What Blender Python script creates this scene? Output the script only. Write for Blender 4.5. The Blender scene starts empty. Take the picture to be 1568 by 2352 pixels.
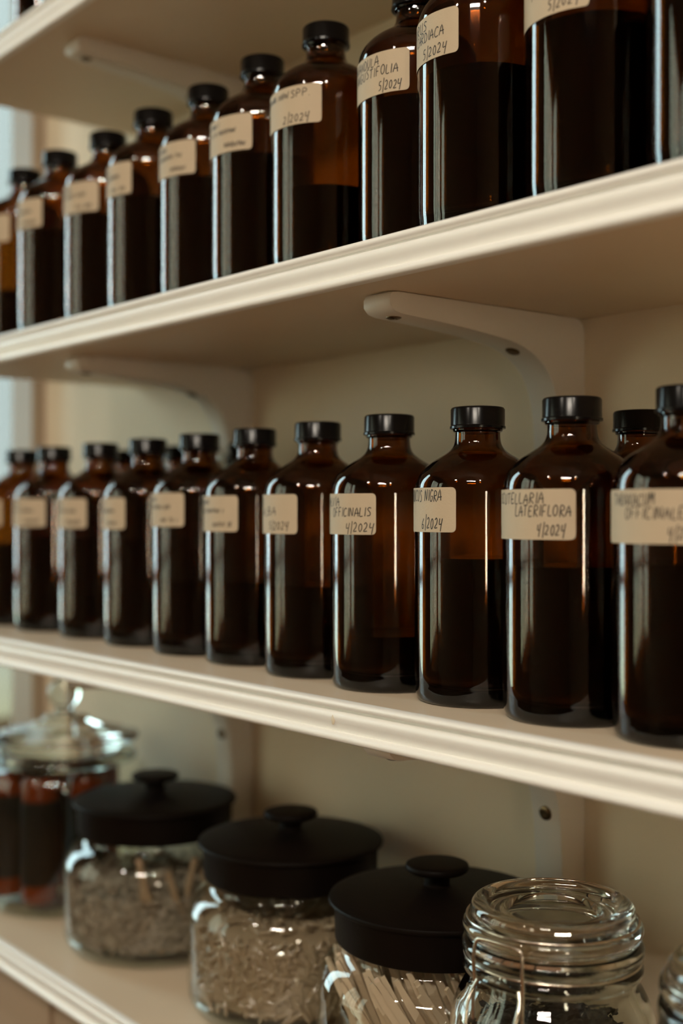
import bpy, bmesh, math, random
from mathutils import Vector, Matrix

random.seed(7)
PI = math.pi
S = bpy.context.scene
COL = S.collection

# ------------------------------------------------------------------ camera
CZ = 1.40                                   # eye height above the floor
AZ = math.radians(140.55)                   # heading of the optical axis
FPX = 2850.0
cam_d = bpy.data.cameras.new('camera')
cam = bpy.data.objects.new('camera', cam_d)
COL.objects.link(cam)
cam.location = (0, 0, CZ)
cam.rotation_euler = (PI / 2, 0, AZ - PI / 2)
cam_d.sensor_fit = 'VERTICAL'
cam_d.sensor_height = 36.0
cam_d.sensor_width = 24.0
cam_d.lens = FPX / 2352 * 36.0
cam_d.clip_start = 0.02
cam_d.dof.use_dof = True
cam_d.dof.focus_distance = 0.745
cam_d.dof.aperture_fstop = 3.2
S.camera = cam

# ------------------------------------------------------------------ view, world, lights
S.view_settings.view_transform = 'Standard'
S.view_settings.look = 'None'
S.view_settings.gamma = 1.0
S.view_settings.use_curve_mapping = False
S.view_settings.exposure = 0.32
S.cycles.sample_clamp_indirect = 60.0

world = bpy.data.worlds.new('sky')
S.world = world
world.use_nodes = True
nt = world.node_tree
nt.nodes.clear()
wo = nt.nodes.new('ShaderNodeOutputWorld')
wb = nt.nodes.new('ShaderNodeBackground')
wr = nt.nodes.new('ShaderNodeValToRGB')
ws = nt.nodes.new('ShaderNodeSeparateXYZ')
wt = nt.nodes.new('ShaderNodeTexCoord')
wm = nt.nodes.new('ShaderNodeMapRange')
wm.inputs['From Min'].default_value = -0.5
wm.inputs['From Max'].default_value = 0.5
nt.links.new(wt.outputs['Generated'], ws.inputs[0])
nt.links.new(ws.outputs['Z'], wm.inputs['Value'])
nt.links.new(wm.outputs['Result'], wr.inputs[0])
nt.links.new(wr.outputs[0], wb.inputs['Color'])
nt.links.new(wb.outputs[0], wo.inputs['Surface'])
cr = wr.color_ramp
cr.elements[0].position = 0.22
cr.elements[0].color = (0.10, 0.09, 0.05, 1)
cr.elements[1].position = 0.46
cr.elements[1].color = (0.68, 0.91, 0.94, 1)
ce = cr.elements.new(0.33)
ce.color = (0.62, 0.70, 0.44, 1)
# sky tinted warm towards the front, added to warm the light indoors
wf = nt.nodes.new('ShaderNodeMapRange')
wf.inputs['From Min'].default_value = -0.34
wf.inputs['From Max'].default_value = -0.60
nt.links.new(ws.outputs['Y'], wf.inputs['Value'])
wg = nt.nodes.new('ShaderNodeMix')
wg.data_type = 'RGBA'
wg.blend_type = 'MULTIPLY'
wg.inputs['B'].default_value = (0.52, 0.41, 0.30, 1)
nt.links.new(wf.outputs['Result'], wg.inputs['Factor'])
nt.links.new(wr.outputs[0], wg.inputs['A'])
# bright warm sky zone added to the right, for wall light and bottle streaks
wx = nt.nodes.new('ShaderNodeMapRange')
wx.inputs['From Min'].default_value = 0.45
wx.inputs['From Max'].default_value = 0.75
nt.links.new(ws.outputs['X'], wx.inputs['Value'])
wk = nt.nodes.new('ShaderNodeMix')
wk.data_type = 'RGBA'
wk.inputs['B'].default_value = (3.4, 2.8, 2.0, 1)
nt.links.new(wx.outputs['Result'], wk.inputs['Factor'])
nt.links.new(wg.outputs['Result'], wk.inputs['A'])
nt.links.new(wk.outputs['Result'], wb.inputs['Color'])
wb.inputs['Strength'].default_value = 7.2

def area(name, loc, size, power, color, size_y=None, portal=False, rot=(0, 0, 0), shape=None):
    d = bpy.data.lights.new(name, 'AREA')
    d.shape = shape or ('RECTANGLE' if size_y else 'DISK')
    d.size = size
    if size_y:
        d.size_y = size_y
    d.energy = power
    d.color = color
    if portal:
        d.cycles.is_portal = True
    o = bpy.data.objects.new(name, d)
    o.location = loc
    o.rotation_euler = rot
    COL.objects.link(o)
    return o

def bulb(name, loc, radius, power, color):
    d = bpy.data.lights.new(name, 'POINT')
    d.shadow_soft_size = radius
    d.energy = power
    d.color = color
    o = bpy.data.objects.new(name, d)
    o.location = loc
    COL.objects.link(o)
    return o

WARM = (1.0, 0.89, 0.74)
bulb('pendant_bulb_light', (-0.55, -1.30, CZ + 1.25), 0.060, 14.0, WARM)
bulb('pendant_bulb_light', (0.85, -0.66, CZ + 1.25), 0.040, 18.0, WARM)
STRIP = Vector((0.56, -1.23, 1.25))
strip_rot = (STRIP - Vector((-0.55, 0.55, 0.0))).to_track_quat('Z', 'Y').to_euler()
area('strip_light', (STRIP.x, STRIP.y, CZ + STRIP.z), 0.60, 22.0, WARM, size_y=0.09, rot=strip_rot)

# ------------------------------------------------------------------ constants of the place (metres, height relative to the eye)
XL, XR = -3.2, 2.4
YB, YF = 0.697, -3.6
ZF, ZC = -1.40, 1.90
SHELF_FRONT = 0.4825
SHELF_LEFT = -1.207
SHELF_RIGHT = 0.45
PITCH = 0.279
Z_MID = -0.1157
Z_TOP = Z_MID + PITCH
Z_HIGH = Z_TOP + PITCH
Z_LOW = Z_MID - PITCH
THICK = 0.0256

# ------------------------------------------------------------------ materials
def mat(name):
    m = bpy.data.materials.new(name)
    m.use_nodes = True
    n = m.node_tree
    n.nodes.clear()
    out = n.nodes.new('ShaderNodeOutputMaterial')
    return m, n, out

def principled(name, color, rough=0.5, noise=0.0, scale=40.0, bump=0.0, bump_scale=200.0, metallic=0.0,
               spec=0.5, stretch=None, coat=0.0):
    m, n, out = mat(name)
    b = n.nodes.new('ShaderNodeBsdfPrincipled')
    b.inputs['Roughness'].default_value = rough
    b.inputs['Metallic'].default_value = metallic
    b.inputs['Specular IOR Level'].default_value = spec
    b.inputs['Coat Weight'].default_value = coat
    n.links.new(b.outputs[0], out.inputs['Surface'])
    tc = n.nodes.new('ShaderNodeTexCoord')
    mp = n.nodes.new('ShaderNodeMapping')
    if stretch:
        mp.inputs['Scale'].default_value = stretch
    n.links.new(tc.outputs['Object'], mp.inputs[0])
    tx = n.nodes.new('ShaderNodeTexNoise')
    tx.inputs['Scale'].default_value = scale
    tx.inputs['Detail'].default_value = 4
    n.links.new(mp.outputs[0], tx.inputs['Vector'])
    mx = n.nodes.new('ShaderNodeMix')
    mx.data_type = 'RGBA'
    mx.inputs['A'].default_value = (*[c * (1 - noise) for c in color], 1)
    mx.inputs['B'].default_value = (*[min(1, c * (1 + noise)) for c in color], 1)
    n.links.new(tx.outputs['Fac'], mx.inputs['Factor'])
    n.links.new(mx.outputs['Result'], b.inputs['Base Color'])
    if bump:
        t2 = n.nodes.new('ShaderNodeTexNoise')
        t2.inputs['Scale'].default_value = bump_scale
        n.links.new(mp.outputs[0], t2.inputs['Vector'])
        bp = n.nodes.new('ShaderNodeBump')
        bp.inputs['Strength'].default_value = bump
        bp.inputs['Distance'].default_value = 0.001
        n.links.new(t2.outputs['Fac'], bp.inputs['Height'])
        n.links.new(bp.outputs[0], b.inputs['Normal'])
    return m

def glass(name, color, rough=0.0, ior=1.5):
    m, n, out = mat(name)
    b = n.nodes.new('ShaderNodeBsdfPrincipled')
    b.inputs['Base Color'].default_value = (*color, 1)
    b.inputs['Transmission Weight'].default_value = 1.0
    b.inputs['Roughness'].default_value = rough
    b.inputs['IOR'].default_value = ior
    n.links.new(b.outputs[0], out.inputs['Surface'])
    return m

def thin_glass(name, tint=(0.93, 0.95, 0.92), base=0.045, edge=0.75, power=3.5, rough=0.0):
    """single-walled clear glass: see-through, mirror-like towards grazing angles"""
    m, n, out = mat(name)
    t = n.nodes.new('ShaderNodeBsdfTransparent')
    t.inputs[0].default_value = (*tint, 1)
    g = n.nodes.new('ShaderNodeBsdfGlossy')
    g.inputs['Roughness'].default_value = rough
    g.inputs['Color'].default_value = (1, 1, 1, 1)
    lw = n.nodes.new('ShaderNodeLayerWeight')
    lw.inputs['Blend'].default_value = 0.5
    pw = n.nodes.new('ShaderNodeMath')
    pw.operation = 'POWER'
    pw.inputs[1].default_value = power
    ml = n.nodes.new('ShaderNodeMath')
    ml.operation = 'MULTIPLY_ADD'
    ml.inputs[1].default_value = edge
    ml.inputs[2].default_value = base
    mx = n.nodes.new('ShaderNodeMixShader')
    n.links.new(lw.outputs['Facing'], pw.inputs[0])
    n.links.new(pw.outputs[0], ml.inputs[0])
    n.links.new(ml.outputs[0], mx.inputs[0])
    n.links.new(t.outputs[0], mx.inputs[1])
    n.links.new(g.outputs[0], mx.inputs[2])
    n.links.new(mx.outputs[0], out.inputs['Surface'])
    return m

def translucent(name, color, fac=0.5, gloss=0.12, rough=0.15):
    m, n, out = mat(name)
    d = n.nodes.new('ShaderNodeBsdfDiffuse')
    d.inputs[0].default_value = (*color, 1)
    t = n.nodes.new('ShaderNodeBsdfTranslucent')
    t.inputs[0].default_value = (*color, 1)
    g = n.nodes.new('ShaderNodeBsdfGlossy')
    g.inputs['Roughness'].default_value = rough
    a = n.nodes.new('ShaderNodeMixShader')
    a.inputs[0].default_value = fac
    b = n.nodes.new('ShaderNodeMixShader')
    b.inputs[0].default_value = gloss
    n.links.new(d.outputs[0], a.inputs[1])
    n.links.new(t.outputs[0], a.inputs[2])
    n.links.new(a.outputs[0], b.inputs[1])
    n.links.new(g.outputs[0], b.inputs[2])
    n.links.new(b.outputs[0], out.inputs['Surface'])
    return m

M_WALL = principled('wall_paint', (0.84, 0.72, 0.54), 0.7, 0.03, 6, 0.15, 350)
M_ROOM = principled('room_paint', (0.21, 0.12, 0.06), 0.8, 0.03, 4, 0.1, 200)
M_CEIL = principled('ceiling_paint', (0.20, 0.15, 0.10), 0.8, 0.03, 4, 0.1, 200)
M_FLOOR = principled('floor_boards', (0.24, 0.10, 0.035), 0.5, 0.3, 3, 0.1, 60, stretch=(1, 12, 1))
M_WHITE = principled('white_gloss_paint', (0.92, 0.90, 0.86), 0.35, 0.02, 30, 0.08, 500)  # whiter than the boards, so the shelf edges look lit
M_BOARD = principled('warm_shaded_shelf_paint', (0.75, 0.61, 0.45), 0.42, 0.02, 30, 0.08, 500)  # white shelf's boards tinted cream, warm shade put into the colour
M_BRACKET = principled('bracket_paint', (0.74, 0.68, 0.60), 0.42, 0.02, 30, 0.05, 400)
M_CHIP = principled('yellowed_paint', (0.74, 0.64, 0.49), 0.35, 0.05, 300)
M_CASING = principled('tan_casing_paint', (0.36, 0.28, 0.20), 0.5, 0.05, 20)
M_TAN = principled('tan_cabinet_paint', (0.42, 0.30, 0.20), 0.55, 0.04, 20, 0.05, 300)
M_SCREW = principled('brass_screw', (0.16, 0.11, 0.06), 0.35, 0.3, 400, metallic=1.0)
M_AMBER = glass('amber_glass', (1.0, 1.0, 1.0), 0.04)
_va = M_AMBER.node_tree.nodes.new('ShaderNodeVolumeAbsorption')
_va.inputs['Color'].default_value = (0.755, 0.56, 0.05, 1)
_va.inputs['Density'].default_value = 1300.0
M_AMBER.node_tree.links.new(_va.outputs[0], next(n for n in M_AMBER.node_tree.nodes if n.type == 'OUTPUT_MATERIAL').inputs['Volume'])
M_LIQUID = principled('dark_tincture', (0.006, 0.003, 0.001), 0.08, 0.1, 60, spec=0.35)
M_CAP = principled('black_phenolic_cap', (0.004, 0.0035, 0.0035), 0.2, 0.1, 200, spec=0.18)
M_PAPER = principled('cream_label_paper', (0.50, 0.40, 0.28), 0.75, 0.05, 120, 0.1, 900)
M_INK = principled('black_ink', (0.02, 0.016, 0.014), 0.6)
M_BLACKLID = principled('black_stained_wood', (0.005, 0.003, 0.002), 0.5, 0.3, 25, 0.12, 120, spec=0.08, stretch=(1, 6, 1))
M_CLEAR = thin_glass('clear_jar_glass')
M_GLASS = glass('clear_glass', (0.93, 0.96, 0.92))
M_PANE = thin_glass('window_pane', (0.95, 0.97, 0.97), 0.04, 0.6, 5)
M_PANE_DIM = thin_glass('obscured_window_pane', (0.140, 0.108, 0.088), 0.04, 0.6, 5)
M_WIRE = principled('steel_wire', (0.62, 0.56, 0.48), 0.22, 0.05, 200, metallic=1.0)
M_HERB = principled('dried_herb', (0.29, 0.235, 0.18), 0.85, 0.6, 120, 0.6, 300)
M_STICK = principled('dried_stick', (0.30, 0.20, 0.12), 0.8, 0.4, 90, 0.3, 300, stretch=(1, 1, .2))
M_SHRED = translucent('clear_capsule_shell', (0.44, 0.325, 0.215), 0.35, 0.10, 0.15)
M_WOODSTICK = principled('pale_wood_stick', (0.56, 0.43, 0.31), 0.65, 0.12, 60, 0.1, 200, stretch=(1, 1, .1))
M_CELLO = thin_glass('cellophane', (0.92, 0.90, 0.87), 0.07, 0.5, 2.5, 0.05)
M_LEAF = principled('black_dried_leaf', (0.018, 0.014, 0.010), 0.7, 0.5, 100, 0.5, 300)
M_VIAL = principled('orange_amber_vial_glass', (0.12, 0.020, 0.003), 0.12, 0.25, 40, spec=0.25)
M_VIALRED = principled('red_amber_vial_glass', (0.16, 0.014, 0.004), 0.12, 0.3, 40, spec=0.5)
M_VIALLABEL = principled('dark_vial_label', (0.006, 0.005, 0.003), 0.7, 0.1, 50, spec=0.15)
M_RUBBER = principled('orange_rubber_gasket', (0.30, 0.16, 0.08), 0.6)

# ------------------------------------------------------------------ helpers
class MB:
    def __init__(self):
        self.v, self.f = [], []
    def add(self, verts, faces):
        o = len(self.v)
        self.v += [tuple(p) for p in verts]
        self.f += [tuple(i + o for i in f) for f in faces]
        return self
    def box(self, x0, x1, y0, y1, z0, z1):
        v = [(x0, y0, z0), (x1, y0, z0), (x1, y1, z0), (x0, y1, z0), (x0, y0, z1), (x1, y0, z1), (x1, y1, z1), (x0, y1, z1)]
        return self.add(v, [(0, 3, 2, 1), (4, 5, 6, 7), (0, 1, 5, 4), (1, 2, 6, 5), (2, 3, 7, 6), (3, 0, 4, 7)])
    def lathe(self, prof, seg=64, cx=0, cy=0, rib=None, closed=False):
        """prof: list of (r, z) from bottom axis up the outside (and down the inside)"""
        v, f, rings = [], [], []
        for k, (r, z) in enumerate(prof):
            if r < 1e-7:
                rings.append([len(v)])
                v.append((cx, cy, z))
            else:
                ring = []
                for i in range(seg):
                    a = 2 * PI * i / seg
                    rr = r
                    if rib and rib[0] <= z <= rib[1]:
                        rr = r - (rib[2] if i % 2 else 0)
                    ring.append(len(v))
                    v.append((cx + rr * math.cos(a), cy + rr * math.sin(a), z))
                rings.append(ring)
        pairs = list(zip(rings, rings[1:]))
        if closed:
            pairs.append((rings[-1], rings[0]))
        for a, b in pairs:
            if len(a) == 1 and len(b) == 1:
                continue
            for i in range(seg):
                j = (i + 1) % seg
                if len(a) == 1:
                    f.append((a[0], b[j], b[i]))
                elif len(b) == 1:
                    f.append((a[i], a[j], b[0]))
                else:
                    f.append((a[i], a[j], b[j], b[i]))
        return self.add(v, f)
    def tube(self, pts, r, seg=8, cyclic=False):
        pts = [Vector(p) for p in pts]
        n = len(pts)
        v, f = [], []
        up = None
        for k, p in enumerate(pts):
            if cyclic:
                t = pts[(k + 1) % n] - pts[k - 1]
            else:
                t = pts[min(k + 1, n - 1)] - pts[max(k - 1, 0)]
            t.normalize()
            if up is None:
                up = Vector((0, 0, 1)) if abs(t.z) < .9 else Vector((1, 0, 0))
            s = t.cross(up)
            if s.length < 1e-5:
                s = t.cross(Vector((0, 1, 0)))
            s.normalize()
            u = s.cross(t)
            up = u
            for i in range(seg):
                a = 2 * PI * i / seg
                v.append(p + r * (math.cos(a) * s + math.sin(a) * u))
        m = n if cyclic else n - 1
        for k in range(m):
            k2 = (k + 1) % n
            for i in range(seg):
                j = (i + 1) % seg
                f.append((k * seg + i, k * seg + j, k2 * seg + j, k2 * seg + i))
        if not cyclic:
            f.append(tuple(range(seg - 1, -1, -1)))
            f.append(tuple((n - 1) * seg + i for i in range(seg)))
        return self.add(v, f)
    def prism(self, prof, x0, x1):
        """closed (y, z) outline extruded along x"""
        n = len(prof)
        v = [(x0, y, z) for y, z in prof] + [(x1, y, z) for y, z in prof]
        f = [(i, (i + 1) % n, n + (i + 1) % n, n + i) for i in range(n)]
        f += [tuple(range(n - 1, -1, -1)), tuple(range(n, 2 * n))]
        return self.add(v, f)
    def mesh(self, name, m, smooth=35):
        me = bpy.data.meshes.new(name)
        me.from_pydata(self.v, [], self.f)
        bm = bmesh.new()
        bm.from_mesh(me)
        bmesh.ops.recalc_face_normals(bm, faces=bm.faces)
        bm.to_mesh(me)
        bm.free()
        me.materials.append(m)
        if smooth:
            me.polygons.foreach_set('use_smooth', [True] * len(me.polygons))
            me.set_sharp_from_angle(angle=math.radians(smooth))
        me.update()
        return me

def link(name, me, parent=None, loc=(0, 0, 0), rot=(0, 0, 0)):
    o = bpy.data.objects.new(name, me)
    COL.objects.link(o)
    if parent:
        o.parent = parent
    o.location = loc
    o.rotation_euler = rot
    return o

def thing(name, label, cat, loc=(0, 0, 0), rot=(0, 0, 0), group=None):
    o = bpy.data.objects.new(name, None)
    o.empty_display_size = 0.02
    COL.objects.link(o)
    o.location = loc
    o.rotation_euler = rot
    tag(o, label, cat, group)
    return o

def tag(o, label, cat, group=None, kind=None):
    o['label'] = label
    o['category'] = cat
    if group:
        o['group'] = group
    if kind:
        o['kind'] = kind
    return o

def struct(name, mb, m, label=None, smooth=0):
    o = link(name, mb.mesh(name, m, smooth), loc=(0, 0, CZ))
    o['kind'] = 'structure'
    if label:
        o['label'] = label
    return o

def catmull(p, n=4):
    out = []
    for i in range(len(p) - 1):
        p0 = p[max(i - 1, 0)]; p1 = p[i]; p2 = p[i + 1]; p3 = p[min(i + 2, len(p) - 1)]
        for k in range(n):
            t = k / n
            out.append(tuple(0.5 * ((2 * b) + (c - a) * t + (2 * a - 5 * b + 4 * c - d) * t * t + (3 * b - a - 3 * c + d) * t ** 3)
                             for a, b, c, d in zip(p0, p1, p2, p3)))
    out.append(tuple(p[-1]))
    return out

# ------------------------------------------------------------------ the room
T = 0.12
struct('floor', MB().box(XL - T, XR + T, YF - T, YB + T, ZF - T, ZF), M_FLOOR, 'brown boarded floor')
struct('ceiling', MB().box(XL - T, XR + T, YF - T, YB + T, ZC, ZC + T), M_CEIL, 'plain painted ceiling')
# back wall with an obscured window at its left end
WX0, WX1, WZ0, WZ1 = -2.45, -1.484, -0.80, 1.10
w = MB()
w.box(WX1, XR + T, YB, YB + T, ZF, ZC)
w.box(XL - T, WX0, YB, YB + T, ZF, ZC)
w.box(WX0, WX1, YB, YB + T, ZF, WZ0)
w.box(WX0, WX1, YB, YB + T, WZ1, ZC)
struct('wall_back', w, M_WALL, 'pale painted wall behind the shelves')
# left wall with two sash windows
A0, A1 = -0.36, 0.30
B0, B1 = -3.50, -1.69
LZ0, LZ1 = -0.62, 1.75
w = MB()
for y0, y1 in ((YF - T, B0), (B1, A0), (A1, YB)):
    w.box(XL - T, XL, y0, y1, ZF, ZC)
for y0, y1 in ((B0, B1), (A0, A1)):
    w.box(XL - T, XL, y0, y1, ZF, LZ0)
    w.box(XL - T, XL, y0, y1, LZ1, ZC)
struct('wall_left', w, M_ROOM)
C0, C1 = -3.10, -2.45
w = MB()
w.box(XL - T, C0, YF - T, YF, ZF, ZC)
w.box(C1, XR + T, YF - T, YF, ZF, ZC)
w.box(C0, C1, YF - T, YF, ZF, LZ0)
w.box(C0, C1, YF - T, YF, LZ1, ZC)
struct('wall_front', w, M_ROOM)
# right wall with one narrow window
R0, R1 = -1.40, -1.04
w = MB()
w.box(XR, XR + T, YF - T, R0, ZF, ZC)
w.box(XR, XR + T, R1, YB + T, ZF, ZC)
w.box(XR, XR + T, R0, R1, ZF, -0.32)
w.box(XR, XR + T, R0, R1, 0.35, ZC)
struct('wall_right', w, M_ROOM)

def window(name, axis, c, a0, a1, z0, z1, rails, pane_m, frame_m, mull=(), t=0.045, dpt=0.03):
    """frame and pane in a wall opening; axis 'x': wall plane at x=c spanning y, 'y': plane at y=c spanning x"""
    f, g = MB(), MB()
    def bx(m, u0, u1, w0, w1, d0, d1):
        if axis == 'x':
            m.box(c + d0, c + d1, u0, u1, w0, w1)
        else:
            m.box(u0, u1, c + d0, c + d1, w0, w1)
    bx(f, a0, a0 + t, z0, z1, -dpt, dpt)
    bx(f, a1 - t, a1, z0, z1, -dpt, dpt)
    bx(f, a0 + t, a1 - t, z0, z0 + t, -dpt, dpt)
    bx(f, a0 + t, a1 - t, z1 - t, z1, -dpt, dpt)
    for r in rails:
        bx(f, a0 + t, a1 - t, r - .02, r + .02, -dpt, dpt)
    for r in mull:
        bx(f, r - .02, r + .02, z0 + t, z1 - t, -dpt * .9, dpt * .9)
    bx(g, a0 + .01, a1 - .01, z0 + .01, z1 - .01, -.0015, .0015)
    o = struct(name, f, frame_m)
    p = link('window_pane', g.mesh('window_pane', pane_m, 0), o)
    return o

window('window_1', 'y', YB + 0.012, WX0, WX1, WZ0, WZ1, (), M_PANE_DIM, M_WHITE, t=0.010, dpt=0.010)
window('window_2', 'x', XL - 0.06, A0, A1, LZ0, LZ1, (-0.19, ), M_PANE, M_ROOM)
window('window_3', 'x', XL - 0.06, B0, B1, LZ0, LZ1, (-0.19, ), M_PANE, M_ROOM, mull=(-3.05, -2.60, -2.15))
window('window_4', 'x', XR + 0.06, R0, R1, -0.32, 0.35, (), M_PANE, M_ROOM)
window('window_5', 'y', YF - 0.06, C0, C1, LZ0, LZ1, (-0.19, ), M_PANE, M_ROOM)
# portals that guide daylight through the openings
def portal(x, y, z, sx, sz, rz):
    area('window_daylight', (x, y, z + CZ), sx, 1.0, (1, 1, 1), size_y=sz, portal=True, rot=(PI / 2, 0, rz))
portal(XL - .10, (A0 + A1) / 2, (LZ0 + LZ1) / 2, A1 - A0, LZ1 - LZ0, PI / 2)
portal(XL - .10, (B0 + B1) / 2, (LZ0 + LZ1) / 2, B1 - B0, LZ1 - LZ0, PI / 2)
portal((C0 + C1) / 2, YF - .10, (LZ0 + LZ1) / 2, C1 - C0, LZ1 - LZ0, PI)
portal((WX0 + WX1) / 2, YB + .115, (WZ0 + WZ1) / 2, WX1 - WX0, WZ1 - WZ0, 0)
portal(XR + .10, (R0 + R1) / 2, .015, R1 - R0, .67, -PI / 2)
# tan casing at the right side of the back window
cs = MB()
cs.prism([(YB, WZ0 - .06), (YB, WZ1 + .06), (YB - .018, WZ1 + .06), (YB - .018, WZ0 - .06)], WX1, WX1 + .057)
struct('trim_1', cs, M_CASING, 'tan window casing at the left end of the back wall')

# ------------------------------------------------------------------ shelves
MOULD = [(.4870, 0), (.4850, 0)] + catmull([(.4850, 0), (.4824, -.0008), (.4812, -.0024), (.4820, -.0044), (.4840, -.0052)], 4)[1:] + \
        [(.4858, -.0054), (.4858, -.0072), (.4835, -.0074)] + \
        catmull([(.4835, -.0074), (.4818, -.0084), (.4812, -.0104), (.4820, -.0134), (.4838, -.0166), (.4852, -.0196)], 4)[1:] + \
        catmull([(.4826, -.0200), (.4810, -.0212), (.4806, -.0230), (.4816, -.0248), (.4834, -.0256)], 4) + [(.4870, -.0256)]

def shelf(z, label, x0=SHELF_LEFT, x1=SHELF_RIGHT):
    t = thing('wall_shelf', label, 'shelf', (0, 0, CZ + z), group='white wall shelves with moulded front edges')
    link('board', MB().box(x0, x1, .487, YB, -THICK, 0).mesh('board', M_BOARD, 0), t)
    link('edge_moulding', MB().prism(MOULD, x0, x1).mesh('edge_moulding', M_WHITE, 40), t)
    return t

sh_high = shelf(Z_HIGH, 'highest white shelf at the top left, mostly above the picture')
sh_top = shelf(Z_TOP, 'white moulded shelf under the upper row of amber bottles')
sh_mid = shelf(Z_MID, 'white moulded shelf with a paint drip carrying the lower row of bottles')
sh_low = shelf(Z_LOW, 'lowest white shelf carrying the lidded storage jars', x0=-1.33)
# cabinet below the lowest shelf
cab = thing('base_cabinet', 'tan painted cabinet under the lowest shelf, at the bottom left corner', 'cabinet', (0, 0, CZ + ZF))
HC = Z_LOW - THICK - .0005 - ZF
link('carcass', MB().box(-1.60, SHELF_RIGHT, .560, YB - .021, 0, HC).mesh('carcass', M_TAN, 0), cab)
dw = (SHELF_RIGHT + 1.60) / 4
for i in range(4):
    x0 = -1.60 + dw * i + .006
    x1 = x0 + dw - .012
    d = MB()
    d.box(x0, x1, .545, .560, .10, HC - .02)
    for b in ((x0, x0 + .06, .16, HC - .08), (x1 - .06, x1, .16, HC - .08), (x0, x1, .10, .16), (x0, x1, HC - .08, HC - .02)):
        d.box(b[0], b[1], .538, .545, b[2], b[3])
    do = link('door', d.mesh('door', M_TAN, 0), cab)
    kx = x1 - .03 if i % 2 == 0 else x0 + .03
    kb = MB().lathe([(0, 0), (.007, 0), (.006, .012), (.013, .018), (.014, .024), (.009, .029), (0, .030)], 24).mesh('knob', M_SCREW, 40)
    link('knob', kb, do, (kx, .538, HC - .14), (PI / 2, 0, 0))
# yellowed paint drip on the front of the middle shelf
dr = MB()
dv, df = [], []
for i in range(20):
    a = 2 * PI * i / 20
    dv.append((.0019 * math.cos(a), 0, .0030 * math.sin(a) - (.0006 if math.sin(a) < -.6 else 0)))
for i in range(20):
    a = 2 * PI * i / 20
    dv.append((.0012 * math.cos(a), -.0005, .0021 * math.sin(a)))
df = [(i, (i + 1) % 20, 20 + (i + 1) % 20, 20 + i) for i in range(20)] + [tuple(range(20, 40))]
link('paint_drip', dr.add(dv, df).mesh('paint_drip', M_CHIP), sh_mid, (-.5935, .4816, -.0118))

# ------------------------------------------------------------------ shelf brackets
BW = 0.026
def bracket_meshes():
    # outline in (y, z): y measured out from the wall (towards the room), z down from the shelf
    outer = [(0, -.006)] + [(.004 * 1, -.0015), (.008, 0)]
    prof = [(.0, -.175), (.0, -.010)]
    prof += [(.002, -.004), (.006, -.001), (.010, 0)]
    prof += [(.179, 0)]
    prof += [(.185, -.001), (.1868, -.004), (.1866, -.0092), (.183, -.0128), (.177, -.0142)]
    prof += [(.150, -.0158), (.110, -.0188), (.085, -.0216)]
    c = catmull([(.085, -.0216), (.066, -.0252), (.049, -.0332), (.037, -.0450), (.030, -.0610), (.027, -.0780)], 4)
    prof += c[1:]
    prof += [(.025, -.110), (.024, -.160), (.020, -.172), (.012, -.175)]
    prof = [(-y, z) for y, z in prof]
    m = MB().prism(prof, -BW, 0)
    me = m.mesh('bracket_body', M_BRACKET, 40)
    bm = bmesh.new()
    bm.from_mesh(me)
    es = [e for e in bm.edges if abs(e.verts[0].co.x - e.verts[1].co.x) < 1e-6 and e.calc_face_angle(0) > 1.0]
    bmesh.ops.bevel(bm, geom=es, offset=.0022, segments=2, affect='EDGES', profile=.6)
    bm.to_mesh(me)
    bm.free()
    me.polygons.foreach_set('use_smooth', [True] * len(me.polygons))
    me.set_sharp_from_angle(angle=math.radians(50))
    return me
BR_ME = bracket_meshes()
sc = MB().lathe([(0, .0004), (.0016, .0011), (.0036, .0013), (.0050, .0005), (.0054, -.0014)], 24)
sc.box(-.0030, .0030, -.0005, .0005, .0009, .0014)
sc.box(-.0005, .0005, -.0030, .0030, .0009, .0014)
SC_ME = sc.mesh('screw', M_SCREW, 40)
def bracket(x, z, label, leg_screw=False):
    t = thing('shelf_bracket', label, 'bracket', (x, YB, CZ + z - THICK), group='white curved shelf brackets')
    link('bracket_body', BR_ME, t)
    link('screw', SC_ME, t, (-BW / 2, -.172, -.0143), (PI, 0, 0))
    link('screw', SC_ME, t, (-BW / 2, -.062, -.0268), (PI * .88, 0, 0))
    if leg_screw:
        link('screw', SC_ME, t, (-BW / 2, -.0288, -.0715), (PI * .54, 0, 0))
    return t
bracket(-.573, Z_TOP, 'curved white bracket in full view under the middle of the upper bottle shelf')
bracket(-.981, Z_TOP, 'blurred white bracket under the upper bottle shelf, nearer the window')
bracket(-.981, Z_HIGH, 'blurred white bracket under the highest shelf at top left')
bracket(-.573, Z_MID, 'bracket leg with a dark screw on the wall above the clip-top jar', True)
bracket(-.981, Z_MID, 'blurred bracket leg on the wall between the two left black-lidded jars', True)

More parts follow.
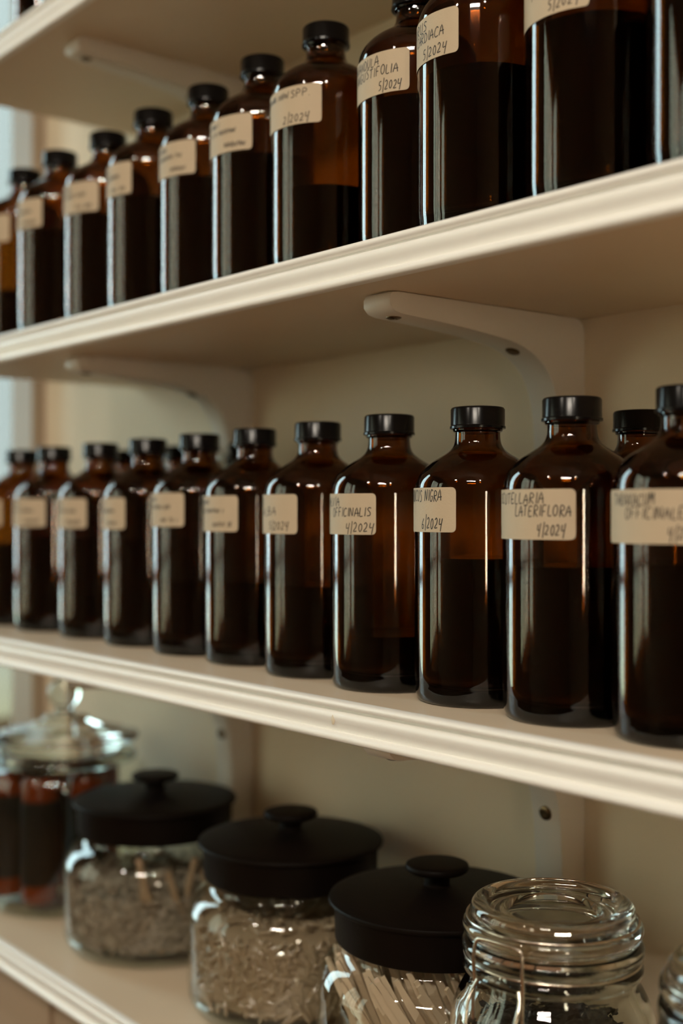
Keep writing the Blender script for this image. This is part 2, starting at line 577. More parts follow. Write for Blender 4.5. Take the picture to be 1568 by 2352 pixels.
# ------------------------------------------------------------------ amber bottles
RB = 0.0390
sh_out = catmull([(.0390, .1255), (.0388, .1302), (.0379, .1348), (.0356, .1394), (.0322, .1432), (.0282, .1464), (.0238, .1491),
                  (.0200, .1514), (.0169, .1538), (.0150, .1564), (.0141, .1594), (.0138, .1625)], 4)
BODY = [(0, .0034), (.026, .0026), (.0315, .0006), (.0335, 0), (.0352, .0004)] + \
       catmull([(.0352, .0004), (.0370, .0020), (.0381, .0048), (.0384, .0085), (.0385, .0110), (.0388, .0150), (.0390, .0200)], 3)[1:] + \
       sh_out + [(.0138, .1645)] + catmull([(.0138, .1645), (.0149, .1650), (.0153, .1660), (.0149, .1670), (.0138, .1676)], 3)[1:] + \
       [(.0136, .1785), (.0110, .1785), (.0110, .1600)] + \
       catmull([(.0110, .1600), (.0118, .1566), (.0150, .1526), (.0225, .1466), (.0296, .1412), (.0340, .1360), (.0358, .1300), (.0362, .1240)], 3)[1:] + \
       [(.0362, .0200)] + catmull([(.0362, .0200), (.0358, .0140), (.0335, .0100), (.0280, .0090)], 3)[1:] + [(0, .0105)]
BODY_ME = MB().lathe(BODY, 80).mesh('bottle_body', M_AMBER, 50)
CAPP = [(0, .1683), (.0150, .1683), (.0150, .1668), (.0171, .1668), (.0171, .1682), (.0167, .1686), (.0166, .1690), (.0166, .1786), (.0160, .1796),
        (.0150, .1800), (0, .1800)]
CAP_ME = MB().lathe(CAPP, 120, rib=(.1688, .1787, .00010)).mesh('cap', M_CAP, 30)
LIQ = {}
def liquid_mesh(fill):
    k = round(fill, 3)
    if k not in LIQ:
        p = [(0, .0110), (.0270, .0096), (.0330, .0106), (.0352, .0145), (.0357, .0200), (.0357, k), (0, k)]
        LIQ[k] = MB().lathe(p, 64).mesh('liquid', M_LIQUID, 40)
    return LIQ[k]

# single-stroke capitals, unit box
G = {
 'A': [[(0, 0), (.45, 1), (.85, 0)], [(.15, .38), (.95, .42)]],
 'B': [[(.1, 0), (.1, 1), (.6, .9), (.6, .62), (.12, .52), (.7, .42), (.68, .1), (.1, 0)]],
 'C': [[(.8, .85), (.5, 1), (.15, .75), (.05, .35), (.3, .02), (.8, .12)]],
 'D': [[(.1, 0), (.12, 1), (.6, .85), (.8, .5), (.6, .12), (.1, 0)]],
 'E': [[(.75, .95), (.12, .95), (.1, .02), (.75, .05)], [(.12, .5), (.6, .52)]],
 'F': [[(.1, 0), (.12, .97), (.75, 1)], [(.12, .5), (.6, .53)]],
 'G': [[(.8, .85), (.45, 1), (.08, .6), (.2, .08), (.6, .02), (.8, .4), (.45, .42)]],
 'H': [[(.1, 0), (.12, 1)], [(.72, 0), (.75, 1)], [(.1, .5), (.75, .52)]],
 'I': [[(.2, 0), (.24, 1)]],
 'L': [[(.12, 1), (.1, .05), (.7, .04)]],
 'M': [[(.02, 0), (.15, 1), (.45, .35), (.75, 1), (.9, 0)]],
 'N': [[(.05, 0), (.1, 1), (.7, .02), (.78, 1)]],
 'O': [[(.45, 1), (.1, .75), (.08, .3), (.4, 0), (.75, .25), (.75, .75), (.45, 1)]],
 'P': [[(.1, 0), (.12, 1), (.65, .92), (.68, .6), (.12, .48)]],
 'R': [[(.1, 0), (.12, 1), (.65, .92), (.66, .62), (.14, .5), (.8, 0)]],
 'S': [[(.75, .9), (.4, 1), (.15, .78), (.65, .4), (.6, .08), (.1, .05)]],
 'T': [[(.4, 0), (.42, 1)], [(0, .95), (.85, 1)]],
 'U': [[(.08, 1), (.1, .2), (.4, 0), (.7, .2), (.75, 1)]],
 'V': [[(.02, 1), (.4, 0), (.8, 1)]],
 'X': [[(.02, 0), (.75, 1)], [(.05, 1), (.75, 0)]],
 '.': [[(.15, .0), (.22, .06)]],
 '0': [[(.4, 1), (.1, .7), (.12, .25), (.4, 0), (.68, .3), (.66, .75), (.4, 1)]],
 '2': [[(.08, .8), (.35, 1), (.62, .78), (.5, .42), (.05, .02), (.75, .06)]],
 '4': [[(.15, 1), (.1, .45), (.55, .5)], [(.75, 1.1), (.62, .5), (.5, -.25)]],
 '5': [[(.7, 1), (.2, .96), (.15, .6), (.55, .55), (.6, .15), (.1, 0)]],
 '6': [[(.6, 1), (.15, .5), (.15, .1), (.5, .02), (.62, .35), (.2, .42)]],
 '/': [[(.22, -.25), (.32, 1.35)]],
}
WID = {'I': .45, '.': .4, '/': .6, ' ': .7, 'M': 1.12, 'L': .85}

def strokes(txt, x0, x1, y, h, rnd, slope=0.0):
    """polylines for txt laid between x0 and x1 on base line y"""
    if txt.startswith('~'):                       # a scrawl too blurred to read
        out, x, seg = [], x0, []
        while x < x1:
            wd = h * rnd.uniform(.35, .6)
            if rnd.random() < .12 and len(seg) > 3:
                out.append(seg); seg = []; x += h * .4
                continue
            seg += [(x, y + h * rnd.uniform(0, .25)), (x + wd * .5, y + h * rnd.uniform(.75, 1.05))]
            x += wd
        if len(seg) > 1:
            out.append(seg)
        return out
    tot = sum(WID.get(c, 1.0) for c in txt)
    k = (x1 - x0) / tot
    out, x = [], x0
    for c in txt:
        wc = WID.get(c, 1.0) * k
        for s in G.get(c, []):
            jx, jy = rnd.uniform(-.05, .05), rnd.uniform(-.06, .06)
            hh = h * rnd.uniform(.93, 1.07)
            sc_ = k * .92
            out.append([(x + (px + jx) * sc_ + (py) * h * .10, y + slope * (x - x0) + (py + jy) * hh) for px, py in s])
        x += wc
    return out

RL = RB + 0.0003
def label_mesh(a_right, arc, z0, z1):
    """paper label on the cylinder; a_right = azimuth (deg) of its right edge as seen from outside"""
    n = 44
    m = MB()
    rad = .0028
    aw = arc / RL
    rows_o, rows_i = [], []
    v, f = [], []
    us = sorted(set([arc * i / n for i in range(n + 1)] + [rad * q for q in (.1, .25, .5, .75)] + [arc - rad * q for q in (.1, .25, .5, .75)]))
    for u in us:
        e = min(u, arc - u)
        dl = 0 if e >= rad else rad - math.sqrt(max(0, rad * rad - (rad - e) ** 2))
        a = math.radians(a_right) - u / RL
        for r in (RL, RL + .00012):
            for z in (z0 + dl, z1 - dl):
                v.append((r * math.cos(a), r * math.sin(a), z))
    for i in range(len(us) - 1):
        o, p = i * 4, i * 4 + 4
        f += [(o + 2, p + 2, p + 3, o + 3), (o, o + 1, p + 1, p), (o + 1, o + 3, p + 3, p + 1), (o, p, p + 2, o + 2)]
    f += [(0, 2, 3, 1)]
    q = (len(us) - 1) * 4
    f += [(q, q + 1, q + 3, q + 2)]
    return m.add(v, f).mesh('label', M_PAPER, 30)

def writing_mesh(lines, a_right, zt, rnd, wd=.00062):
    """lines: (text, x0, x1, down, h) with x measured from the right edge (negative) and down from the label top"""
    m = MB()
    R_ = RL + .00022
    for txt, x0, x1, down, h in lines:
        for s in strokes(txt, x0, x1, 0, h, rnd):
            pts = catmull(s, 3) if len(s) > 2 else s
            v, f = [], []
            for i, (x, y) in enumerate(pts):
                ax, ay = pts[max(i - 1, 0)]
                bx, by = pts[min(i + 1, len(pts) - 1)]
                dx, dy = bx - ax, by - ay
                l = math.hypot(dx, dy) or 1
                nx, ny = -dy / l * wd / 2, dx / l * wd / 2
                for sg in (1, -1):
                    px, py = x + sg * nx, y + sg * ny
                    a = math.radians(a_right) + px / R_
                    v.append((R_ * math.cos(a), R_ * math.sin(a), zt - down - h + py))
            for i in range(len(pts) - 1):
                f.append((2 * i, 2 * i + 1, 2 * i + 3, 2 * i + 2))
            m.add(v, f)
    return m.mesh('handwriting', M_INK, 0)

def bottle(x, y, z, text_label, fill, lab=None, lines=None, group='amber bottles on the shelves', seed=0):
    t = thing('amber_bottle', text_label, 'bottle', (x, y, CZ + z), group=group)
    link('bottle_body', BODY_ME, t)
    link('cap', CAP_ME, t, rot=(0, 0, seed * .7))
    if fill:
        link('liquid', liquid_mesh(fill), t)
    if lab:
        a_r, z0, z1 = lab
        l = link('label', label_mesh(a_r, .066, z0, z1), t)
        l['label'] = 'cream paper label'
        if lines:
            link('handwriting', writing_mesh(lines, a_r, z1, random.Random(seed)), l)
    return t

def scr(n=2, short=False):
    """unreadable lines of writing plus a date"""
    L = [('~a', -.050, -.030, .003, .0042)]
    if n > 1:
        L.append(('~b', -.042, -.012, .0092, .0044))
    L.append(('~c', -.024, -.006, .0195, .0045))
    return L

def two(a, b, date, ax=(-.055, -.018), bx=(-.038, -.003), dx=(-.022, -.004), ah=.0058, dy=.0192):
    return [(a, ax[0], ax[1], .0022, ah), (b, bx[0], bx[1], .0090, ah), (date, dx[0], dx[1], dy, .0055)]

GM, GU = 'amber bottles on the middle shelf', 'amber bottles on the upper shelf'
mid = [  # x, y, fill, right-edge azimuth, label z0, z1, lines, label
 (-.3775, .5410, .090, 322, .1000, .1270, two('TARAXACUM', 'OFFICINALE', '4/2024', (-.058, -.028), (-.047, -.013)),
  'amber bottle labelled TARAXACUM OFFICINALE, nearest the camera at the right edge of the middle shelf'),
 (-.4570, .5440, .086, 313.0, .1008, .1281, two('SCUTELLARIA', 'LATERIFLORA', '4/2024', (-.057, -.017), (-.037, -.002), (-.0215, -.005)) + [('L', -.0580, -.0555, .0205, .0042)],
  'amber bottle labelled SCUTELLARIA LATERIFLORA on the middle shelf'),
 (-.5365, .5500, .088, 295.5, .1037, .1303, [('SAMBUCUS NIGRA', -.0530, -.0092, .0016, .0066), ('6/2024', -.027, -.0085, .0185, .0060)],
  'amber bottle labelled SAMBUCUS NIGRA, in sharp focus on the middle shelf'),
 (-.6172, .5490, .036, 306.0, .1012, .1276, two('SALVIA', 'OFFICINALIS', '4/2024', (-.052, -.029), (-.0385, -.0025), (-.0225, -.0008)),
  'half-empty amber bottle labelled SALVIA OFFICINALIS on the middle shelf'),
 (-.7000, .5540, .064, 300.5, .1005, .1280, two('SALIX', 'ALBA', '5/2024', (-.056, -.037), (-.040, -.018), (-.027, -.006), .0058),
  'amber bottle labelled ALBA on the middle shelf, left of the SALVIA OFFICINALIS bottle'),
 (-.7865, .5600, .063, 306.0, .1010, .1280, scr(), 'amber bottle with blurred label left of the ALBA bottle on the middle shelf'),
 (-.8680, .5620, .060, 309.0, .1040, .1310, scr(), 'blurred amber bottle on middle shelf standing in front of the clear glass bottle'),
 (-.9540, .5640, .092, 300.0, .1010, .1280, scr(), 'blurred amber bottle with narrow visible label, fourth from the left on middle shelf'),
 (-1.0420, .5650, .092, 313.0, .1010, .1280, scr(), 'blurred amber bottle, third from the left end of the middle shelf'),
 (-1.1310, .5620, .092, 321.8, .1015, .1285, scr(), 'blurred amber bottle, second from the left end of the middle shelf'),
 (-1.2150 + .004, .5650, .084, 305.0, .1015, .1285, None, 'orange-glowing amber bottle cut off at the left edge, middle shelf'),
]
for i, (x, y, fl, ar, z0, z1, ln, lb) in enumerate(mid):
    bottle(x, y, Z_MID, lb, fl, (ar, z0, z1), ln, GM, i + 1)
bottle(-.489, .648, Z_MID, 'amber bottle in the back row, only its black cap showing near the right edge', .08, group=GM, seed=31)
bottle(-1.143, .652, Z_MID, 'dark back-row bottle, cap between third and fourth middle-shelf bottles from left', .08, group=GM, seed=32)
bottle(-1.040, .652, Z_MID, 'dark back-row bottle peeking out right of the fourth bottle from left, middle shelf', .08, group=GM, seed=33)

up = [
 (-.3555, .541, .10, 318, scr(), 'dark amber bottle cut off at the right edge of the upper shelf'),
 (-.4407, .545, .10, 304, [('~a', -.055, -.018, .002, .0058), ('~b', -.038, -.003, .009, .0058), ('5/2024', -.0240, -.0050, .0185, .0055)],
  'amber bottle second from the right on the upper shelf, just 5/2024 readable'),
 (-.5240, .541, .095, 294, two('LEONURUS', 'CARDIACA', '5/2024', (-.062, -.0235), (-.0390, -.0092), (-.0283, -.0070)),
  'amber bottle labelled CARDIACA on the upper shelf'),
 (-.5985, .557, .10, 310, two('LAVANDULA', 'ANGUSTIFOLIA', '5/2024', (-.056, -.0210), (-.050, -.0070), (-.0218, -.0048)),
  'amber bottle labelled ANGUSTIFOLIA on the upper shelf'),
 (-.6874, .5514, .06, 317, [('~CRATAEGUS', -.056, -.026, .0030, .0050), ('SPP.', -.0235, -.0075, .0030, .0050), ('2/2024', -.0305, -.0080, .0195, .0052)],
  'amber bottle whose label ends in SPP. on the upper shelf'),
 (-.7668, .5533, .10, 313, scr(), 'soft-focus amber bottle directly left of the SPP. bottle on the upper shelf'),
 (-.8470, .5570, .10, 312, scr(), 'soft-focus amber bottle fifth from the left on the upper shelf'),
 (-.9264, .5530, .10, 302, scr(), 'blurred amber bottle, fourth from the left on the upper shelf'),
 (-1.0075, .5540, .10, 319, scr(), 'blurred amber bottle, third from the left on the upper shelf'),
 (-1.0890, .5470, .10, 309, scr(), 'blurred amber bottle, second from the left on the upper shelf'),
 (-1.1692, .5490, .055, 313, None, 'orange-glowing amber bottle cut off at the left edge of the upper shelf'),
]
for i, (x, y, fl, ar, ln, lb) in enumerate(up):
    bottle(x, y, Z_TOP, lb, fl, (ar, .1015, .1282), ln, GU, i + 51)
bottle(-1.011, .530, Z_HIGH, 'dark amber bottle on the highest shelf, right of the two at top left', .09, group='amber bottles on the highest shelf', seed=71)
bottle(-1.127, .560, Z_HIGH, 'dark amber bottle on the highest shelf beside the window light', .09, group='amber bottles on the highest shelf', seed=72)

# clear glass bottle with a black stopper behind the middle row
t = thing('clear_bottle', 'clear glass bottle with dark stopper, in the back row of the middle shelf', 'bottle', (-.935, .648, CZ + Z_MID))
link('bottle_body', MB().lathe([(0, .002), (.030, 0), (.034, .003), (.035, .01), (.035, .115), (.032, .126), (.022, .135), (.018, .142), (.018, .160),
                                (.0205, .162), (.0205, .166), (.018, .168)], 48).mesh('bottle_body', M_CLEAR, 60), t)
link('stopper', MB().lathe([(0, .158), (.012, .158), (.0125, .168), (.009, .170), (.010, .176), (.006, .180), (0, .180)], 32).mesh('stopper', M_CAP, 50), t)

# ------------------------------------------------------------------ jars with black wooden lids
JB = [(0, .004), (.058, .003), (.066, 0), (.073, .0015), (.079, .006), (.0825, .014), (.083, .024), (.083, .075)]
JB = JB[:-2] + [(.083, .024), (.083, .068)] + catmull([(.083, .068), (.0825, .076), (.080, .084), (.0755, .091), (.0690, .0965), (.0665, .100), (.0660, .106)], 4)[1:] + [(.066, .112)]
JB_IN = [(0, .010), (.060, .009), (.072, .011), (.0785, .017)]
JAR_ME = MB().lathe(JB, 96).mesh('jar_body', M_CLEAR, 60)
BASE_ME = MB().lathe([(0, .0042), (.058, .0032), (.0662, .0003), (.073, .0018), (.0785, .006), (.0815, .013), (.079, .015), (.070, .0105), (0, .0095)], 96).mesh('glass_base', M_CLEAR, 60)
LIDP = [(0, .1045), (.0650, .1045), (.0690, .1045), (.0700, .1060), (.0702, .1270), (.0712, .1288)] + \
       catmull([(.0712, .1288), (.0738, .1296), (.0743, .1312), (.0725, .1332), (.060, .1352), (.035, .1378), (.015, .1390), (.0098, .1394)], 3)[1:] + \
       [(.0090, .1400), (.0086, .1470), (.0100, .1482)] + \
       catmull([(.0100, .1482), (.0180, .1490), (.0212, .1506), (.0216, .1530), (.0200, .1548), (.012, .1556)], 3)[1:] + [(0, .1558)]
k0 = next(i for i, p in enumerate(LIDP) if p[0] <= .0091 and p[1] > .1395)
LID_ME = MB().lathe(LIDP[:k0] + [(.0090, .1400), (0, .1400)], 96).mesh('lid', M_BLACKLID, 35)
KNOB_ME = MB().lathe([(0, .1395), (.0090, .1395)] + LIDP[k0:], 64).mesh('knob', M_BLACKLID, 35)
def black_jar(x, y, label):
    t = thing('storage_jar', label, 'jar', (x, y, CZ + Z_LOW), group='glass jars with black knobbed lids')
    link('jar_body', JAR_ME, t)
    link('glass_base', BASE_ME, t)
    l = link('lid', LID_ME, t)
    link('knob', KNOB_ME, l)
    return t
J2, J3, J4 = (-.990, .5930), (-.797, .6030), (-.614, .5900)
black_jar(*J2, 'squat glass jar with black lid holding grey-brown dried herbs and sticks')
black_jar(*J3, 'squat glass jar with black lid holding clear capsule-like pieces')
black_jar(*J4, 'squat glass jar with black lid holding pale sticks wrapped in cellophane')

def rnd_rot(r):
    return Matrix.Rotation(r.uniform(0, 2 * PI), 3, 'Z') @ Matrix.Rotation(r.uniform(0, PI), 3, 'X')

def flake(m, c, sx, sy, sz, r, rot=None):
    R_ = rot or rnd_rot(r)
    v = []
    for px, py, pz in ((-1, 0, 0), (-.3, -1, .3), (.5, -.8, -.2), (1, 0, .1), (.4, .9, .3), (-.4, .8, -.3), (0, 0, .9), (0, 0, -.9)):
        q = R_ @ Vector((px * sx * r.uniform(.7, 1.2), py * sy * r.uniform(.7, 1.2), pz * sz))
        v.append((c[0] + q.x, c[1] + q.y, c[2] + q.z))
    f = [(i, (i + 1) % 6, 6) for i in range(6)] + [((i + 1) % 6, i, 7) for i in range(6)]
    m.add(v, f)

def in_disc(r, rad):
    a = r.uniform(0, 2 * PI)
    q = rad * math.sqrt(r.random())
    return q * math.cos(a), q * math.sin(a), q

# herb crumbs
r = random.Random(3)
m = MB()
m.lathe([(0, .0105), (.066, .0115), (.0735, .018), (.0745, .045), (.062, .055), (.030, .058), (0, .060)], 40)
for i in range(1500):
    if i < 900:
        a = r.uniform(0, 2 * PI); q = .0765; zz = r.uniform(.015, .060)
        c = (q * math.cos(a), q * math.sin(a), zz)
    else:
        x, y, q = in_disc(r, .072)
        c = (x, y, .056 + .010 * r.random() + .006 * math.sin(x * 60))
    flake(m, c, r.uniform(.003, .008), r.uniform(.0015, .003), .0015, r, rot=None if i >= 900 else
          Matrix.Rotation(math.atan2(c[1], c[0]) + PI / 2, 3, 'Z') @ Matrix.Rotation(r.uniform(-1.5, 1.5), 3, 'Y'))
h = link('dried_herbs', m.mesh('dried_herbs', M_HERB, 0), loc=(J2[0], J2[1], CZ + Z_LOW))
tag(h, 'grey-brown crumbled dried herbs filling the left black-lidded jar', 'herbs', kind='stuff')
# sticks among the herbs
for i, (a, le, tl) in enumerate(((-.55, .085, .25), (-.35, .080, -.18), (-.15, .075, .35), (.05, .085, -.12), (-.75, .07, .05), (.25, .07, .3), (-.25, .06, -.45))):
    mm = MB().tube([(0, 0, 0), (.0012 * r.uniform(-1, 1), .001, le * .35), (.001 * r.uniform(-1, 1), -.001, le * .7), (0, .0005, le)], .0028 + .0008 * r.random(), 7)
    dx, dy = math.cos(a + .1), math.sin(a + .1)
    o = link('dried_stick', mm.mesh('dried_stick', M_STICK, 50), loc=(J2[0] + .0705 * dx, J2[1] + .0705 * dy, CZ + Z_LOW + .0135))
    ax = Vector((dx, dy, 0))
    o.rotation_euler = Matrix.Rotation(tl, 3, ax).to_euler()
    tag(o, 'thin brown dried stick standing among herbs in the left black-lidded jar', 'stick', 'dried sticks in the herb jar')

# clear capsules
r = random.Random(5)
m = MB()
def capsule(m, c, R_, le, rad):
    pts = [Vector(c) + R_ @ Vector((0, 0, le * k)) for k in (-.5, -.44, -.2, .2, .44, .5)]
    rr = (.35, .85, 1, 1, .85, .35)
    seg = 8
    u, w_ = R_ @ Vector((1, 0, 0)), R_ @ Vector((0, 1, 0))
    v, f = [], []
    for p, q in zip(pts, rr):
        for i in range(seg):
            a = 2 * PI * i / seg
            v.append(p + rad * q * (math.cos(a) * u + math.sin(a) * w_))
    for k in range(5):
        for i in range(seg):
            j = (i + 1) % seg
            f.append((k * seg + i, k * seg + j, (k + 1) * seg + j, (k + 1) * seg + i))
    f += [tuple(range(seg - 1, -1, -1)), tuple(5 * seg + i for i in range(seg))]
    m.add(v, f)
m.lathe([(0, .0105), (.064, .011), (.0725, .017), (.0738, .022), (.0738, .066), (.062, .074), (0, .077)], 48)
for i in range(1500):
    if i < 1150:
        a = r.uniform(0, 2 * PI); q = r.uniform(.0725, .0758); zz = r.uniform(.017, .072)
        c = (q * math.cos(a), q * math.sin(a), zz)
        R_ = Matrix.Rotation(a, 3, 'Z') @ Matrix.Rotation(r.uniform(0, PI), 3, 'X') @ Matrix.Rotation(r.uniform(-.3, .3), 3, 'Y')
    else:
        x, y, q = in_disc(r, .066)
        c = (x, y, r.uniform(.072, .083) - q * .08)
        R_ = Matrix.Rotation(r.uniform(0, 2 * PI), 3, 'Z') @ Matrix.Rotation(PI / 2 + r.uniform(-.5, .5), 3, 'X')
    capsule(m, c, R_, r.uniform(.010, .019), r.uniform(.0012, .0020))
h = link('clear_capsules', m.mesh('clear_capsules', M_SHRED, 60), loc=(J3[0], J3[1], CZ + Z_LOW))
tag(h, 'heap of clear capsule-like pieces filling the middle black-lidded jar', 'capsules', kind='stuff')

# wrapped sticks
r = random.Random(9)
bag = MB()
pr = [(0, .0125), (.045, .013), (.066, .020), (.070, .045), (.066, .068), (.056, .084), (.040, .090), (.020, .094), (.006, .096)]
nn = 48
v, f = [], []
for k, (q, z) in enumerate(catmull(pr, 2)):
    for i in range(nn):
        a = 2 * PI * i / nn
        qq = q * (1 + .05 * math.sin(5 * a + z * 60) + .035 * math.sin(11 * a - z * 130)) if q else 0
        v.append((qq * math.cos(a), qq * math.sin(a), z + .003 * math.sin(7 * a + k) * (q > .03)))
nk = len(v) // nn
for k in range(nk - 1):
    for i in range(nn):
        j = (i + 1) % nn
        f.append((k * nn + i, k * nn + j, (k + 1) * nn + j, (k + 1) * nn + i))
h = link('cellophane_bag', bag.add(v, f).mesh('cellophane_bag', M_CELLO, 60), loc=(J4[0], J4[1], CZ + Z_LOW))
tag(h, 'crinkled clear cellophane bag around the sticks in the right black-lidded jar', 'bag')
for i in range(84):
    le = r.uniform(.086, .098)
    wd = .0026
    mm = MB()
    vv, ff = [], []
    for k in range(6):
        z = le * k / 5
        bw = .001 * math.sin(k)
        for sx, sy in ((-1, -1), (1, -1), (1, 1), (-1, 1)):
            e = .6 if k in (0, 5) else 1
            vv.append((sx * wd * e + bw, sy * .0010, z))
    for k in range(5):
        for q in range(4):
            w_ = (q + 1) % 4
            ff.append((k * 4 + q, k * 4 + w_, k * 4 + 4 + w_, k * 4 + 4 + q))
    ff += [(3, 2, 1, 0), (20, 21, 22, 23)]
    mm.add(vv, ff)
    a = -2.3 + (i % 42) * .085 + r.uniform(-.02, .02)
    q = .0585 if i < 42 else .050
    o = link('wood_stick', mm.mesh('wood_stick', M_WOODSTICK, 30), loc=(J4[0] + q * math.cos(a), J4[1] + q * math.sin(a), CZ + Z_LOW + .0145))
    o.rotation_euler = (Matrix.Rotation(r.uniform(.42, .66) if i < 42 else r.uniform(.15, .5), 3, Vector((math.cos(a), math.sin(a), 0))) @
                        Matrix.Rotation(-.10, 3, Vector((-math.sin(a), math.cos(a), 0))) @
                        Matrix.Rotation(a + PI / 2, 3, 'Z')).to_euler()
    tag(o, 'pale flat wooden stick in cellophane inside the right black-lidded jar', 'stick', 'pale sticks in the right black-lidded jar')

# ------------------------------------------------------------------ large glass jar with a ball-knob glass lid
J1 = (-1.166, .5910)
t = thing('cookie_jar', 'large glass jar with a ball-knobbed glass lid at the left of the lowest shelf', 'jar', (*J1, CZ + Z_LOW))
link('jar_body', MB().lathe([(0, .005), (.060, .003), (.070, 0), (.077, .0015), (.0825, .007), (.085, .018), (.085, .118)] +
     catmull([(.085, .118), (.0845, .127), (.081, .136), (.074, .142), (.068, .145), (.066, .149)], 4)[1:] +
     [(.068, .152), (.071, .154), (.071, .157), (.068, .159), (.064, .158)], 80).mesh('jar_body', M_CLEAR, 60), t)
link('neck_ring', MB().lathe(catmull([(.0665, .140), (.0722, .142), (.0735, .1455), (.0722, .149), (.0665, .151), (.066, .1455), (.0665, .140)], 3)[:-1], 80, closed=True).mesh('neck_ring', M_GLASS, 60), t)
link('glass_base', MB().lathe([(0, .0052), (.060, .0032), (.070, .0004), (.077, .002), (.082, .0075), (.083, .014), (.078, .0145), (.065, .011), (0, .010)], 80).mesh('glass_base', M_CLEAR, 60), t)
lid = link('lid', MB().lathe([(0, .152), (.058, .152), (.060, .154), (.061, .1605)] +
     catmull([(.061, .1605), (.070, .1602), (.0745, .1615), (.0760, .1645), (.0740, .1675), (.064, .1705), (.046, .1755), (.030, .1800), (.0245, .1825)], 3)[1:] +
     [(.0240, .1850), (.021, .1865), (.012, .1875), (.0095, .190), (.0095, .193), (0, .193)], 80).mesh('lid', M_GLASS, 60), t)
link('knob', MB().lathe([(0, .1932), (.0085, .1932)] + [(.0175 * math.cos(b), .2095 + .0155 * math.sin(b)) for b in [(-1.05 + 2.5 * i / 14) for i in range(14)]] + [(0, .225)], 48).mesh('knob', M_GLASS, 60), lid)

VB = [(0, .001), (.013, 0), (.0165, .0015), (.0178, .005), (.018, .009), (.018, .115), (.0170, .119), (.0150, .121), (.0150, .124), (0, .124)]
VB_ME = MB().lathe(VB, 40).mesh('vial_body', M_VIAL, 45)
VBR_ME = MB().lathe(VB, 40).mesh('vial_body', M_VIALRED, 45)
VC_ME = MB().lathe([(0, .1245), (.0160, .1245), (.0165, .1255), (.0165, .1335), (.0155, .1345), (0, .1345)], 40).mesh('vial_cap', M_CAP, 40)
VL_ME = MB().lathe([(.0181, .0190), (.0184, .0190), (.0184, .1010), (.0181, .1010)], 40, closed=True).mesh('vial_label', M_VIALLABEL, 40)
def vial(x, y, label, red=False, s=1.0, lab=True):
    t = thing('amber_vial', label, 'vial', (J1[0] + x, J1[1] + y, CZ + Z_LOW + .0108), group='amber vials in the large glass jar')
    t.scale = (1, 1, s)
    link('vial_body', VBR_ME if red else VB_ME, t)
    if not red:
        link('vial_cap', VC_ME, t)
    if lab:
        link('vial_label', VL_ME, t)
Fx, Fy = math.cos(AZ), math.sin(AZ)
Rx, Ry = math.sin(AZ), -math.cos(AZ)
def cj(rgt, fwd):
    return rgt * Rx + fwd * Fx, rgt * Ry + fwd * Fy
vial(*cj(-.0130, -.0520), 'orange amber vial with dark wrap label, right one at the jar front')
vial(*cj(-.0520, -.0230), 'orange amber vial with dark wrap label, left one at the jar front')
vial(*cj(.0290, -.0300), 'orange amber vial half hidden at the right front inside the large jar')
vial(*cj(.0300, .0420), 'red amber vial without label standing at the back right of the large jar', True, 1.14, False)
vial(*cj(-.0100, .0020), 'amber vial standing in the middle of the large jar')
vial(*cj(-.0420, .0350), 'amber vial standing at the back left of the large jar')

# ------------------------------------------------------------------ clip-top jars
J5, J6 = (-.468, .5400), (-.335, .5430)
CB = [(0, .004), (.042, .003), (.050, 0), (.0555, .002), (.058, .008), (.058, .098)] + \
     catmull([(.058, .098), (.0575, .108), (.0550, .118), (.0510, .126), (.0482, .131), (.0475, .135)], 3)[1:] + \
     catmull([(.0475, .135), (.0500, .1365), (.0508, .1395), (.0498, .1425), (.0478, .1440)], 3)[1:] + \
     catmull([(.0478, .1440), (.0496, .1455), (.0512, .1485), (.0510, .1520), (.0490, .1540)], 3)[1:] + \
     [(.0440, .1545), (.0425, .1530), (.0425, .132), (.0450, .126), (.0500, .117), (.0530, .106), (.0535, .098), (.0535, .012), (.051, .008), (0, .008)]
CB_ME = MB().lathe(CB, 80).mesh('jar_body', M_GLASS, 50)
CL = [(0, .150), (.036, .150), (.0395, .152), (.0405, .1562)] + \
     catmull([(.0405, .1562), (.0480, .1566), (.0505, .1590), (.0505, .1625), (.0490, .1645), (.0462, .1655)], 3)[1:] + \
     catmull([(.0462, .1655), (.0465, .1690), (.0456, .1725), (.0435, .1745), (.0405, .1748), (.0370, .1735), (.0345, .1705), (.0325, .1690)], 3)[1:] + \
     [(.0290, .1692), (.0275, .1700), (.0255, .1690), (.0245, .1672), (0, .1668)]
CL_ME = MB().lathe(CL, 80).mesh('lid', M_GLASS, 50)
GK_ME = MB().lathe(catmull([(.0440, .1546), (.0480, .1546), (.0488, .1555), (.0480, .1564), (.0440, .1564), (.0436, .1555), (.0440, .1546)], 2)[:-1], 64, closed=True).mesh('gasket', M_GLASS, 60)
def arc_pts(R_, z, a0, a1, n):
    return [(R_ * math.cos(a0 + (a1 - a0) * i / n), R_ * math.sin(a0 + (a1 - a0) * i / n), z) for i in range(n + 1)]
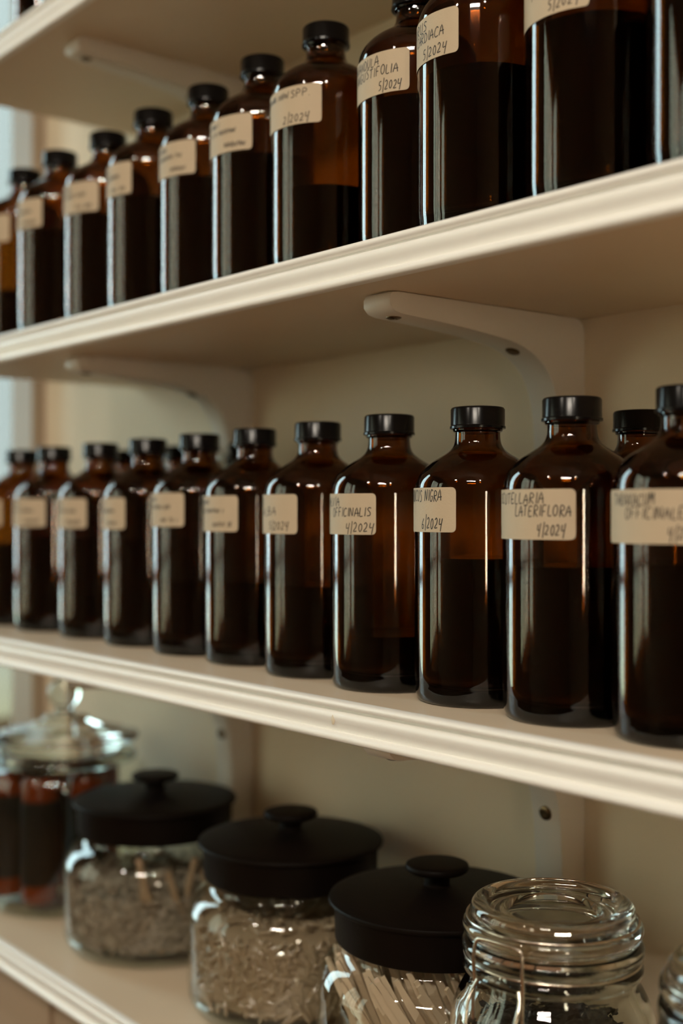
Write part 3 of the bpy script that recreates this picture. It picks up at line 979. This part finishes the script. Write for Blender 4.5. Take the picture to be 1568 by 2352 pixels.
def clip_meshes():
    A = math.radians(-83)                 # direction of the clasp, seen from the jar
    ring = MB().tube(arc_pts(.0496, .1445, 0, 2 * PI * 63 / 64, 63), .0009, 8, True)
    lidring = MB().tube(arc_pts(.0482, .1655, 0, 2 * PI * 63 / 64, 63), .0009, 8, True)
    hw = .30
    def P(da, rr, z):
        return (rr * math.cos(A + da), rr * math.sin(A + da), z)
    loop = catmull([P(-hw, .0545, .118), P(-hw, .0548, .128), P(-hw, .0535, .138), P(-hw, .0545, .150), P(-hw * .97, .0535, .159), P(-hw * .8, .0525, .1622),
                    P(0, .0515, .1630), P(hw * .8, .0525, .1622), P(hw * .97, .0535, .159), P(hw, .0545, .150), P(hw, .0535, .138), P(hw, .0548, .128), P(hw, .0545, .118)], 4)
    bail = MB().tube(loop, .0011, 8)
    lev = catmull([P(hw * .85, .0530, .1400), P(hw * .95, .0560, .134), P(hw * .9, .0600, .126), P(hw * .75, .0640, .105), P(hw * .72, .0650, .085),
                   P(hw * .6, .0650, .077), P(0, .0650, .075), P(-hw * .6, .0650, .077), P(-hw * .72, .0650, .085), P(-hw * .75, .0640, .105), P(-hw * .9, .0600, .126),
                   P(-hw * .95, .0560, .134), P(-hw * .85, .0530, .1400)], 4)
    lever = MB().tube(lev, .0012, 8)
    B = A + PI
    hinge = MB().tube([(q * math.cos(B + da), q * math.sin(B + da), z) for da, q, z in ((-.12, .0505, .1445), (-.12, .0535, .152), (-.12, .0525, .164), (-.1, .0500, .1665),
                      (.1, .0500, .1665), (.12, .0525, .164), (.12, .0535, .152), (.12, .0505, .1445))], .0012, 8)
    return [('neck_wire', ring.mesh('neck_wire', M_WIRE, 60)), ('lid_wire', lidring.mesh('lid_wire', M_WIRE, 60)), ('clasp_loop', bail.mesh('clasp_loop', M_WIRE, 60)),
            ('clasp_lever', lever.mesh('clasp_lever', M_WIRE, 60)), ('hinge', hinge.mesh('hinge', M_WIRE, 60))]
CLIPS = clip_meshes()
def clip_jar(x, y, rz, label):
    t = thing('clip_top_jar', label, 'jar', (x, y, CZ + Z_LOW), (0, 0, rz), group='clip-top glass jars')
    link('jar_body', CB_ME, t)
    link('lid', CL_ME, t)
    link('gasket', GK_ME, t)
    for n_, me in CLIPS:
        link(n_, me, t)
    return t
clip_jar(*J5, 0, 'clip-top glass jar with wire clasp, holding black dried leaves')
clip_jar(*J6, .4, 'blurred clip-top glass jar cut off at the bottom right edge')
r = random.Random(12)
m = MB()
m.lathe([(0, .0085), (.048, .0086), (.0515, .013), (.052, .085), (.046, .095), (.03, .102), (0, .105)], 40)
for i in range(900):
    if i < 500:
        a = r.uniform(0, 2 * PI)
        c = (.0518 * math.cos(a), .0518 * math.sin(a), r.uniform(.02, .098))
        flake(m, c, r.uniform(.002, .005), r.uniform(.001, .002), .0006, r, Matrix.Rotation(a + PI / 2, 3, 'Z') @ Matrix.Rotation(r.uniform(-1.5, 1.5), 3, 'Y'))
    else:
        x, y, q = in_disc(r, .046)
        flake(m, (x, y, .105 - q * .15 + r.uniform(-.002, .008)), r.uniform(.003, .007), r.uniform(.0012, .003), .0008, r)
h = link('dried_leaves', m.mesh('dried_leaves', M_LEAF, 0), loc=(J5[0], J5[1], CZ + Z_LOW))
tag(h, 'black crumpled dried leaves inside the clip-top jar', 'leaves', kind='stuff')
